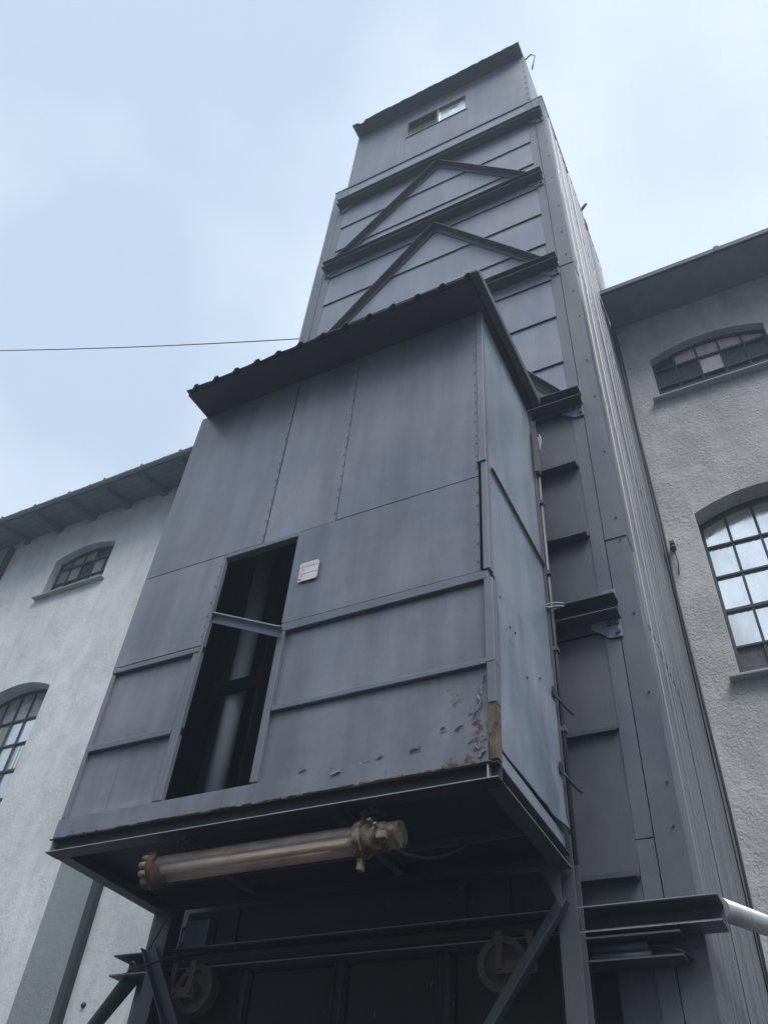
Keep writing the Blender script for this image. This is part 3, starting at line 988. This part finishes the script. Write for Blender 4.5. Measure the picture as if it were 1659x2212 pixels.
# corner post right
cp = MB()
cp.angle((-.3715, YB - .004, 1.2045), (-.3715, YB - .004, BZ1), (-1, 0, 0), (0, 1, 0), .0155, .018, .002)
build(cp, 'corner_trim', 'sheet', hb, bevel=.002)
cp = MB()
cp.box(-.3815, -.3695, YB - .006, YB + .012, .929, 1.2035)
cp.box(-.3895, -.3700, YB - .009, YB + .006, 1.2045, 1.2085)
build(cp, 'corner_post', 'sheet', hb, bevel=.002)
cp = MB().box(-.3815, -.3665, YB - .004, YB + .016, .7405, .909)
build(cp, 'corner_post', 'sheet', hb, bevel=.002)
cp = MB()
cp.box(-.3805, -.3665, YB - .0035, YB + .016, .668, .740)
build(cp, 'corner_post', 'corner_rust', hb, bevel=.002, label='rust stained stretch of corner post')
cp = MB().fsheet(-.3795, -.3668, .577, .667, YB + .0005, .003, .0045, 31, freq=9)
cp.box(-.379, -.3672, YB + .002, YB + .014, .578, .666)
build(cp, 'corner_post', 'bare_rust', hb, label='bare brown rusty foot of corner post')
# right side sheets
sd_ = lambda y0, y1, z0, z1, seed, x=-.3735, mat='side', amp=.003, tilt=0.0: build(MB().xsheet(y0, y1, z0, z1, x, .0025, amp, seed, 0, tilt), 'side_panel', mat, hb)
sd_(YB + .016, 1.345, 1.2075, 1.744, 11, -.376, amp=.006)
sd_(YB + .014, 1.325, .9300, 1.2035, 12, -.374, amp=.004)
# dented lower sheet
def dent(u, v):
    y = YB + .018 + (1.318 - YB - .018) * u; z = .600 + (.9275 - .600) * v
    t = (1 - v) * 1.0 - u * .9         # crease from top front to bottom back
    d = .010 * math.exp(-((t - .18) / .10) ** 2) * (1 - v) + .016 * max(0, t - .1) * max(0, .9 - t)
    d += .004 * math.exp(-((u - .62) / .05) ** 2) * (1 - v) * .5
    return ((-.3705 + d, y, z), (1, 0, 0))
build(MB().sheet(dent, 60, 60, .0025, 0, .003, 13, 1.6), 'side_panel', 'side_low', hb, label='dented lower side sheet')
build(MB().xsheet(YB + .018, 1.300, .5725, .594, -.371, .0025, .001, 15), 'side_strip', 'side', hb)
sk = MB()
rn = random.Random(3)
for k in range(6):
    sk.boltx(-.3690, YB + .03 + .2 * rn.random(), .80 + .11 * rn.random(), .0022, 6, .003)
sk.box(-.371, -.3655, YB + .018, 1.33, 1.2030, 1.2072)
build(sk, 'side_rail', 'steel', hb)
# left side, back, top closure
ls = MB()
ls.box(BX0, BX0 + .0025, YB + .011, YR, BZ0, BZ1)
ls.box(BX0 + .003, BX1 - .006, YR - .004, YR, BZ0 + .004, BZ1)
build(ls, 'left_side', 'sheet', hb)
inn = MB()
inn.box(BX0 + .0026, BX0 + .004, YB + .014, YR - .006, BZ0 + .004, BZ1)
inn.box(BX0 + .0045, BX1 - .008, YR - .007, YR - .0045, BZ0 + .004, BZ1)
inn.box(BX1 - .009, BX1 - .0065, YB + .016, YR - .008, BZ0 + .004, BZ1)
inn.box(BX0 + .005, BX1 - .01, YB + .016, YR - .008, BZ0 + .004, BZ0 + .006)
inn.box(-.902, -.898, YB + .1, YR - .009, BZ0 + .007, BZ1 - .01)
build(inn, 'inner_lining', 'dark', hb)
# bars crossing inside
cbm = MB()
for z0, z1 in ((.940, .972),):
    cbm.box(BX0 + .006, BX1 - .011, 1.160, 1.166, z0 - .012, z1 - .012)
build(cbm, 'cross_bar', 'dark', hb)
# corrugated roof
rf = MB()
pitch = .0655
segs = [0, .28, .38, .52, .62, 1.0]
hts = [0, 0, .0115, .0115, 0, 0]
XA0, XA1 = -1.182, -.352
pts = []
x = XA0
while x < XA1 - 1e-6:
    for t, h in zip(segs[:-1], hts[:-1]):
        if x + t * pitch <= XA1: pts.append((x + t * pitch, h))
    x += pitch
pts.append((XA1, 0))
rz = lambda y: 1.748 + (y - .9) * .06
vs = []
NY = 6
rn = random.Random(8)
for j in range(NY + 1):
    for i, (x, h) in enumerate(pts):
        t = j / NY
        xx = x - .028 * t * (1 - (x - XA0) / (XA1 - XA0))
        y = .898 + (1.335 - .898) * t + (rn.uniform(-.0015, .0015) if j == 0 else 0)
        vs.append((xx, y, rz(y) + .006 + h * (1.15 if j == 0 else 1)))
K = len(pts)
NV = len(vs)
vs += [(a, b, c - .0022) for a, b, c in vs]
fs = [(j * K + i, j * K + i + 1, (j + 1) * K + i + 1, (j + 1) * K + i) for j in range(NY) for i in range(K - 1)]
fs += [tuple(NV + q for q in f[::-1]) for f in fs]
fs += [(i, NV + i, NV + i + 1, i + 1) for i in range(K - 1)]
rf.add(vs, fs)
roof = build(rf, 'roof', 'roof', hb)
# underside board and verge flashing
ub = MB()
ub.extrude([(.912, rz(.912) + .001), (1.335, rz(1.335) + .001), (1.335, rz(1.335) + .0055), (.912, rz(.912) + .0055)], (-1.186, 0, 0), (-.362, 0, 0), (0, 1, 0), (0, 0, 1))
build(ub, 'roof_board', 'roof', roof)
vg = MB()
yv = [.893, .896, .905, 1.3, 1.335]
vg.extrude([(.893, rz(.893) + .004), (.900, rz(.9) - .004), (1.335, rz(1.335) - .010), (1.335, rz(1.335) + .026), (.905, rz(.9) + .027), (.895, rz(.9) + .018)], (-.360, 0, 0), (-.338, 0, 0), (0, 1, 0), (0, 0, 1))
build(vg, 'verge_flashing', 'roof', roof, bevel=.01)
# bottom frame: I beams with open webs
bm = MB()
zf, hf = .547, .0245
bm.ibeam((-1.206, YB + .010, zf), (-.3665, YB + .010, zf), (0, 1, 0), (0, 0, 1), .030, hf, .0022)
build(bm, 'floor_beam', 'steel_dark', hb, bevel=.0015)
for x in (-.3815, -1.191):
    bm = MB()
    bm.ibeam((x, YB + .026, zf + .0003), (x, 1.325, zf + .0003), (1, 0, 0), (0, 0, 1), .028, hf, .0022)
    build(bm, 'floor_beam', 'steel', hb, bevel=.0015)
build(MB().box(-1.2055, -.367, YB - .0056, YB - .0051, zf + .0004, zf + .0018), 'worn_edge', 'worn', hb)
build(MB().box(-.3673, -.3668, YB + .03, 1.32, zf + .0006, zf + .0019), 'worn_edge', 'worn', hb)
bm = MB().box(-.3835, -.3815, YB - .004, YB + .008, zf + .0025, zf + hf - .0025)
bm.box(-1.1995, -1.1975, YB - .004, YB + .008, zf + .0025, zf + hf - .0025)
build(bm, 'end_stiffener', 'galv', hb)
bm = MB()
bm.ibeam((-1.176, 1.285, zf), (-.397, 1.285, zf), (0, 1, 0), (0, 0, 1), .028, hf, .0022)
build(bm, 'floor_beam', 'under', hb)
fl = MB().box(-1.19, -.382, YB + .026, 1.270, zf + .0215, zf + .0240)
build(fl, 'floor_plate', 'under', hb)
cr_ = MB()
for xx, ya in ((-.956, 1.15), (-.655, 1.03)):
    cr_.chan((xx, ya, zf + .001), (xx, 1.27, zf + .001), (1, 0, 0), (0, 0, 1), .014, .020, .002)
cr_.box(-.94, -.66, 1.10, 1.104, zf + .004, zf + .021)
cr_.box(-1.176, -.397, 1.20, 1.206, zf + .010, zf + .021)
build(cr_, 'cross_member', 'steel', hb)
# hatch drop bar, pivoted at the right jamb
lb = MB()
p, q = Vector((-.778, YB - .010, .9035)), Vector((-.926, YB - .038, .960))
d = (q - p).normalized()
a = Vector((0, -1, 0)); a = (a - d * a.dot(d)).normalized(); b = d.cross(a)
if b.z < 0: b = -b
lb.extrude([(0, 0), (.014, 0), (.014, .003), (.003, .003), (.003, -.015), (0, -.015)], p, q, a, b)
lb.bolt(-.7835, YB - .012, .9075, .005, 8, .008)
build(lb, 'drop_bar', 'side', hb, bevel=.002)
# peeling paint: curled flakes
pf = MB()
rn = random.Random(11)
def flake(cx, cz, w, h, ang, lift, y=YB + .004):
    ca, sa = math.cos(ang), math.sin(ang)
    n = 11
    sgn_ = rn.choice((1, -1, -1, -1))
    vs = [(cx, y - .0012, cz)]
    for ring, k_ in ((1, .55), (2, 1.0)):
        for i in range(n):
            t = 2 * math.pi * i / n
            r_ = k_ * (rn.uniform(.55, 1.25) if ring == 2 else rn.uniform(.85, 1.1))
            du, dv = r_ * w * .5 * math.cos(t), r_ * h * .5 * math.sin(t)
            lf = lift * .45 * max(0, sgn_ * math.sin(t) + .1) ** 2 * k_ * k_
            vs.append((cx + du * ca - dv * sa, y - .0012 - lf, cz + du * sa + dv * ca))
    fs = [(0, 1 + i, 1 + (i + 1) % n) for i in range(n)]
    fs += [(1 + i, 1 + n + i, 1 + n + (i + 1) % n, 1 + (i + 1) % n) for i in range(n)]
    pf.add(vs, fs, 0, False)
for (x, z, w, h, a_, l_) in ((-.702, .6075, .030, .006, .1, .006), (-.695, .614, .018, .004, .3, .005), (-.752, .606, .012, .003, 0, .003),
        (-.630, .600, .022, .010, .1, .004), (-.585, .612, .020, .005, .2, .006), (-.560, .616, .016, .005, .3, .006), (-.520, .607, .012, .005, .6, .006),
        (-.500, .613, .020, .006, .3, .008), (-.488, .606, .010, .009, 1.2, .007), (-.455, .640, .010, .008, .2, .006), (-.430, .637, .016, .004, .5, .006),
        (-.4, .655, .028, .006, 1.1, .008), (-.394, .672, .018, .006, 1.3, .007), (-.392, .700, .022, .006, 1.5, .009), (-.397, .686, .014, .005, 1.9, .007), (-.389, .716, .020, .005, 1.45, .007),
        (-.41, .615, .014, .006, .4, .006), (-.395, .600, .014, .007, 1.3, .006), (-.390, .588, .016, .009, .8, .006), (-.645, .612, .010, .004, .5, .004)):
    flake(x, z, w, h, a_, l_, YB - .004 if z < .606 else YB + .004)
build(pf, 'peeling_paint', 'sheet', hb)
# rear posts
for x0, x1, name in ((-.398, -.366, 'post'), (-1.215, -1.183, 'post')):
    pm = MB()
    pm.ibeam(((x0 + x1) / 2, 1.328, GZ), ((x0 + x1) / 2, 1.328, 1.745), (1, 0, 0), (0, 1, 0), x1 - x0, .036, .0028)
    build(pm, name, 'steel', hb, bevel=.0015)
    sgn = 1 if x0 > -1 else -1
    gm = MB()
    xo = x1 if sgn > 0 else x0
    poly = [(xo - sgn * .016, zf), (xo - sgn * .050, zf), (xo - sgn * .018, zf - .065), (xo - sgn * .016, zf - .065)]
    if sgn < 0: poly = poly[::-1]
    gm.extrude(poly, (0, 1.30, 0), (0, 1.304, 0), (1, 0, 0), (0, 0, 1))
    build(gm, 'bracket_plate', 'steel', hb)
# knee braces
for p, q in (((-.384, 1.322, .500), (-.83, 1.322, -.085)), ((-1.232 + .02, 1.322, .494), (-.80, 1.322, -.09))):
    kb = MB()
    p, q = Vector(p), Vector(q)
    d = (q - p).normalized()
    a = Vector((0, -1, 0)).cross(d).normalized()
    if a.z < 0: a = -a
    kb.extrude([(-.011, 0), (.011, 0), (.011, .0025), (-.0085, .0025), (-.0085, .018), (-.011, .018)], p, q, a, (0, -1, 0))
    build(kb, 'knee_brace', 'steel', hb, bevel=.0015)
# conduit, clips and cable loops on the post
cd_ = MB()
cd_.tube([(-.3635, 1.338, 1.66), (-.3635, 1.338, .56)], .0042, 10)
cd_.box(-.3655, -.3565, 1.318, 1.338, 1.50, 1.665)
for z in (1.63, 1.40, 1.18, .98, .8):
    cd_.box(-.367, -.357, 1.330, 1.346, z, z + .010)
build(cd_, 'conduit', 'steel', hb)
lp = MB()
for k in range(3):
    pts = []
    for i in range(15):
        a_ = 2 * math.pi * i / 14
        pts.append((-.358 + .018 * math.cos(a_) + k * .001, 1.335 + .012 * math.sin(a_ + k), 1.088 + .006 * math.sin(a_ + k * .6) + k * .0035))
    lp.tube(pts, .0016, 6)
lp.tube([(-.360, 1.338, 1.655), (-.352, 1.338, 1.652), (-.349, 1.338, 1.63), (-.354, 1.338, 1.60), (-.358, 1.338, 1.585)], .0022, 8)
lp.tube([(-.360, 1.338, 1.648), (-.355, 1.338, 1.643), (-.353, 1.338, 1.62), (-.358, 1.338, 1.60)], .0022, 8)
build(lp, 'loose_cable', 'wire', hb)
lp = MB()
for z in (.855, .70):
    lp.tube([(-.3665, 1.315, z + .012), (-.358, 1.322, z), (-.350, 1.335, z - .012), (-.345, 1.35, z - .014)], .0022, 8)
    lp.box(-.3655, -.364, 1.296, 1.316, z + .004, z + .022)
build(lp, 'side_cable', 'black', hb)
# cable draping across the left post
lp = MB()
lp.tube([(-1.225, 1.295, .462), (-1.213, 1.292, .458), (-1.206, 1.290, .447), (-1.185, 1.292, .452), (-1.150, 1.30, .463), (-1.12, 1.31, .470), (-1.07, 1.33, .482)], .0022, 8)
build(lp, 'draped_cable', 'black', hb)

# ------------------------------------------------------------------ things attached to or inside the box
pp = MB().tube([(-1.028, 1.19, BZ0 + .012), (-1.028, 1.19, 1.70)], .021, 24)
tag(build(pp, 'pipe', 'pipe', None, base=(-1.028, 1.19, BZ0 + .012)), 'pale grey vertical pipe inside the open hatch of the hoist box', 'pipe')

tag(build(MB().tube([(-1.108, 1.245, BZ0 + .012), (-1.108, 1.245, 1.70)], .016, 20), 'pipe', 'steel', None, base=(-1.108, 1.245, BZ0 + .012)),
    'thin dark pipe left of the pale one in the shadow inside the hoist box', 'pipe')
lab = thing('warning_label', 'small white instruction sticker right of the open hatch on the grey sheet', 'sign', (-.747, YB - .003, 1.02))
yl = YB - .0062
m1 = MB().extrude([(-.7685, 1.0215), (-.7285, 1.0215), (-.7250, 1.025), (-.7250, 1.066), (-.7285, 1.0695), (-.7650, 1.0695), (-.7685, 1.066)], (0, yl, 0), (0, yl + .0012, 0), (1, 0, 0), (0, 0, 1))
build(m1, 'plate', 'label', lab)
m2 = MB()
yi = yl - .0004
for z in (1.0575, 1.0405):
    m2.box(-.7675, -.7260, yi, yl, z - .0003, z + .0003)
m2.box(-.7565, -.7560, yi, yl, 1.0225, 1.057)
build(m2, 'ruled_lines', 'ink_pale', lab)
m3 = MB()
m3.add([(-.7645, yi, 1.0440), (-.7637, yi, 1.0437), (-.7605, yi, 1.0500), (-.7598, yi, 1.0545), (-.7610, yi, 1.0535), (-.7622, yi, 1.0485)], [(0, 1, 2, 3, 4, 5)])
m3.tube([(-.7605, yl - .0001, 1.0350), (-.7605, yi, 1.0350)], .0017, 12)
m3.tube([(-.7640, yl - .0001, 1.0270), (-.7640, yi, 1.0270)], .0026, 12)
build(m3, 'pictogram', 'ink', lab)
tcv = bpy.data.curves.new('lettering', 'FONT')
tcv.body = 'PRECAUZIONE ATTIVA'
tcv.size = .0035 * S
tcv.align_x = 'CENTER'
tob = bpy.data.objects.new('tmp_text', tcv)
COL.objects.link(tob)
bpy.context.view_layer.update()
tme = bpy.data.meshes.new_from_object(tob)
bpy.data.objects.remove(tob)
tme.name = 'lettering'
wtx = max(v.co.x for v in tme.vertices) - min(v.co.x for v in tme.vertices)
kx = .0365 * S / wtx
for v in tme.vertices:
    v.co = Vector((v.co.x * kx, 0, v.co.y))
tme.materials.clear(); tme.materials.append(M['ink_pale'])
to = bpy.data.objects.new('lettering', tme)
COL.objects.link(to)
to.parent = lab
to.location = toW((-.7467, yi - .0001, 1.0602)) - origin(lab)

# tubular lamp under the floor
ZL, YL = .505, 1.034
lamp = thing('tube_lamp', 'old tubular light fitting with rusty end rings hanging under the hoist box', 'light fitting', (-.76, YL, ZL))
RL = .0212
g_ = MB().tube([(-.968, YL, ZL), (-.592, YL, ZL)], RL, 36, 0, False)
build(g_, 'tube_cover', 'tubeglass', lamp)
g_ = MB()
for dy, dz in ((-.009, -.004), (.009, -.004)):
    g_.tube([(-.955, YL + dy, ZL + dz), (-.605, YL + dy, ZL + dz)], .0068, 12)
build(g_, 'lamp_tube', 'lampwhite', lamp)
g_ = MB()
sec = [(.0195 * math.cos(a), .0195 * math.sin(a)) for a in [math.pi * k / 10 for k in range(11)]]
g_.extrude(sec, (-.965, YL, ZL + .002), (-.595, YL, ZL + .002), (0, 1, 0), (0, 0, 1))
for k in range(6):
    g_.box(-.94 + k * .06, -.935 + k * .06, YL - .0202, YL + .0202, ZL + .0005, ZL + .003)
build(g_, 'reflector_tray', 'lamptop2', lamp)
g_ = MB().tube([(-.978, YL, ZL), (-.966, YL, ZL)], .0275, 28).tube([(-.984, YL, ZL), (-.978, YL, ZL)], .023, 28)
lo = build(g_, 'end_ring', 'lamp_rust', lamp, bevel=.003)
g_ = MB()
for k in range(12):
    a_ = 2 * math.pi * k / 12
    g_.tube([(-.990, YL + .024 * math.cos(a_), ZL + .024 * math.sin(a_)), (-.977, YL + .024 * math.cos(a_), ZL + .024 * math.sin(a_))], .0055, 8)
build(g_, 'ring_nut', 'cap', lo)
g_ = MB().tube([(-.600, YL, ZL), (-.588, YL, ZL)], .027, 28)
g_.box(-.598, -.590, YL - .006, YL + .006, ZL - .045, ZL - .028)
g_.box(-.598, -.590, YL - .007, YL + .007, ZL + .028, ZL + .040)
lo = build(g_, 'end_ring', 'cap', lamp, bevel=.003)
g_ = MB().tube([(-.588, YL, ZL), (-.556, YL, ZL)], .0215, 28).tube([(-.556, YL, ZL), (-.553, YL, ZL), (-.530, YL, ZL)], [.0215, .0195, .0195], 28)
g_.tube([(-.571, YL - .020, ZL + .012), (-.571, YL - .029, ZL + .016)], .004, 8)
g_.tube([(-.561, YL - .022, ZL + .006), (-.561, YL - .029, ZL + .009)], .003, 8)
g_.box(-.557, -.543, YL - .029, YL - .018, ZL - .014, ZL - .004)
build(g_, 'end_cap', 'cap', lamp, bevel=.003)
g_ = MB()
for x in (-.925, -.578):
    g_.box(x - .004, x + .004, YL - .003, YL + .003, ZL + .024, zf + .003)
    g_.box(x - .014, x + .014, YL - .010, YL + .012, zf - .010, zf - .003)
    g_.bolt(x - .008, YL - .010, zf - .006, .004, 6, .005)
    g_.tube([(x, YL - .012, zf - .004), (x + .006, YL - .014, zf + .006), (x + .012, YL - .004, zf + .010)], .003, 8)
    g_.box(x - .006, x + .006, YL - .012, YL + .03, zf + .0005, zf + .006)
build(g_, 'hanger', 'steel_dark', lamp, bevel=.002)
g_ = MB().tube([(-.545, YL - .01, ZL - .014), (-.535, YL + .02, ZL - .02), (-.520, YL + .06, ZL - .012), (-.515, YL + .09, ZL + .0), (-.505, YL + .14, ZL + .03), (-.49, YL + .17, ZL + .055)], .0024, 8)
build(g_, 'lamp_cable', 'tube_dark', lamp)

# band of members behind the box, above the sliding door
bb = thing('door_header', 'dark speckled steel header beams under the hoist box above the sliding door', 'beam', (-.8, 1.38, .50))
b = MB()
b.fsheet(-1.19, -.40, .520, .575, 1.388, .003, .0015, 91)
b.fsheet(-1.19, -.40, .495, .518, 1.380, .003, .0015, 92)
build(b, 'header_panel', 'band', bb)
b = MB().box(-1.178, -1.125, 1.376, 1.3768, .497, .556)
build(b, 'grey_patch', 'side', bb, label='paler grey square patch at the left end')
b = MB()
for x in (-1.103, -1.051, -.57, -.49):
    b.box(x - .0012, x + .0012, 1.372, 1.3755, .487, .566)
build(b, 'seam', 'dark', bb)

# sliding door
dr = thing('sliding_door', 'very dark ribbed sliding door hung on two wheels below the hoist box', 'door', (-.8, 1.39, GZ))
b = MB()
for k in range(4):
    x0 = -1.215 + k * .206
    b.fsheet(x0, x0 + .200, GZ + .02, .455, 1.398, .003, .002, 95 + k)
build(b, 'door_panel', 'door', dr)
for x in (-1.036, -.830, -.624, -.418):
    build(MB().angle((x, 1.393, GZ + .02), (x, 1.393, .466), (0, -1, 0), (1, 0, 0), .012, .014, .002), 'rib', 'steel_dark', dr, bevel=.001)
b = MB().box(-1.235, -.372, 1.360, 1.366, .4675, .484)
build(b, 'door_rail', 'door', dr, bevel=.002)
for x, sg in ((-1.105, 1), (-.500, -1)):
    w = MB()
    w.tube([(x, 1.352, .4225), (x, 1.362, .4225)], .030, 36)
    for k in range(36):                          # raised rim
        a0, a1 = 2 * math.pi * k / 36, 2 * math.pi * (k + 1) / 36
        q = []
        for rr, yy in ((.0305, 1.344), (.0415, 1.344), (.0415, 1.368), (.0305, 1.368)):
            for a_ in (a0, a1): q.append((x + rr * math.cos(a_), yy, .4225 + rr * math.sin(a_)))
        w.add(q, [(0, 1, 3, 2), (2, 3, 5, 4), (4, 5, 7, 6), (6, 7, 1, 0)])
    w.tube([(x, 1.338, .4225), (x, 1.352, .4225)], .009, 16)
    wo = build(w, 'roller_wheel', 'wheel', dr)
    k = MB()
    k.box(x - sg * .050 - .0055, x - sg * .050 + .0055, 1.338, 1.342, .404, .4665)
    k.box(x - .006, x + .006, 1.330, 1.334, .410, .4665)
    k.box(min(x - sg * .060, x + sg * .010), max(x - sg * .060, x + sg * .010), 1.333, 1.3375, .405, .423)
    for q in (-.052, -.036, .0):
        k.bolt(x + sg * q, 1.333, .414, .0045, 6, .005)
    build(k, 'wheel_bracket', 'wheel', wo, bevel=.001)
b = MB().box(-1.22, -.41, 1.41, 1.414, GZ, .466)
build(b, 'door_back', 'dark', dr)

# side struts
def strut(p, q, mat, label):
    r_ = thing('strut', label, 'brace', p)
    build(MB().tube([p, q], .0165, 20), 'tube', mat, r_)
    p, q = Vector(p), Vector(q)
    d = (q - p).normalized()
    build(MB().tube([q - d * .002, q], .034, 20), 'wall_flange', mat, r_)
strut((-.166, 1.412, .497), (.045, 2.19, .622), 'galv', 'shiny galvanised tube strut from the lower steel beam to the right building')
strut((-1.304, 1.388, .462), (-2.244, 2.19, .503), 'tube_dark', 'dark tube strut from the lower steel beam to the left building')

# overhead wire
wr = MB()
P0, P1 = Vector((-1.309, 1.44, 2.846)), Vector((-3.64, .814, 3.33))
for k in range(25):
    pass
pts = []
for k in range(25):
    t = k / 24
    p = P0.lerp(P1, t)
    p.z -= .035 * 4 * t * (1 - t)
    pts.append(p)
wr.tube(pts, .0022, 6)
tag(build(wr, 'overhead_cable', 'black', None, base=tuple(P0)), 'thin black cable strung across the sky from the left side of the tower', 'cable')

# ------------------------------------------------------------------ thin haze volume, mostly in place of lens veil
hz = MB().box(-41, 41, -41, 41, GZ - .4, 5.3)
ho = build(hz, 'haze', 'asphalt')
hm = bpy.data.materials.new('haze')
hm.use_nodes = True
hm.node_tree.nodes.clear()
ho_ = hm.node_tree.nodes.new('ShaderNodeOutputMaterial')
pv = hm.node_tree.nodes.new('ShaderNodeVolumePrincipled')
pv.inputs['Color'].default_value = (.74, .87, 1.0, 1)
pv.inputs['Density'].default_value = HAZE
pv.inputs['Anisotropy'].default_value = .2
hm.node_tree.links.new(pv.outputs[0], ho_.inputs['Volume'])
ho.data.materials.clear()
ho.data.materials.append(hm)
ho['kind'] = 'stuff'
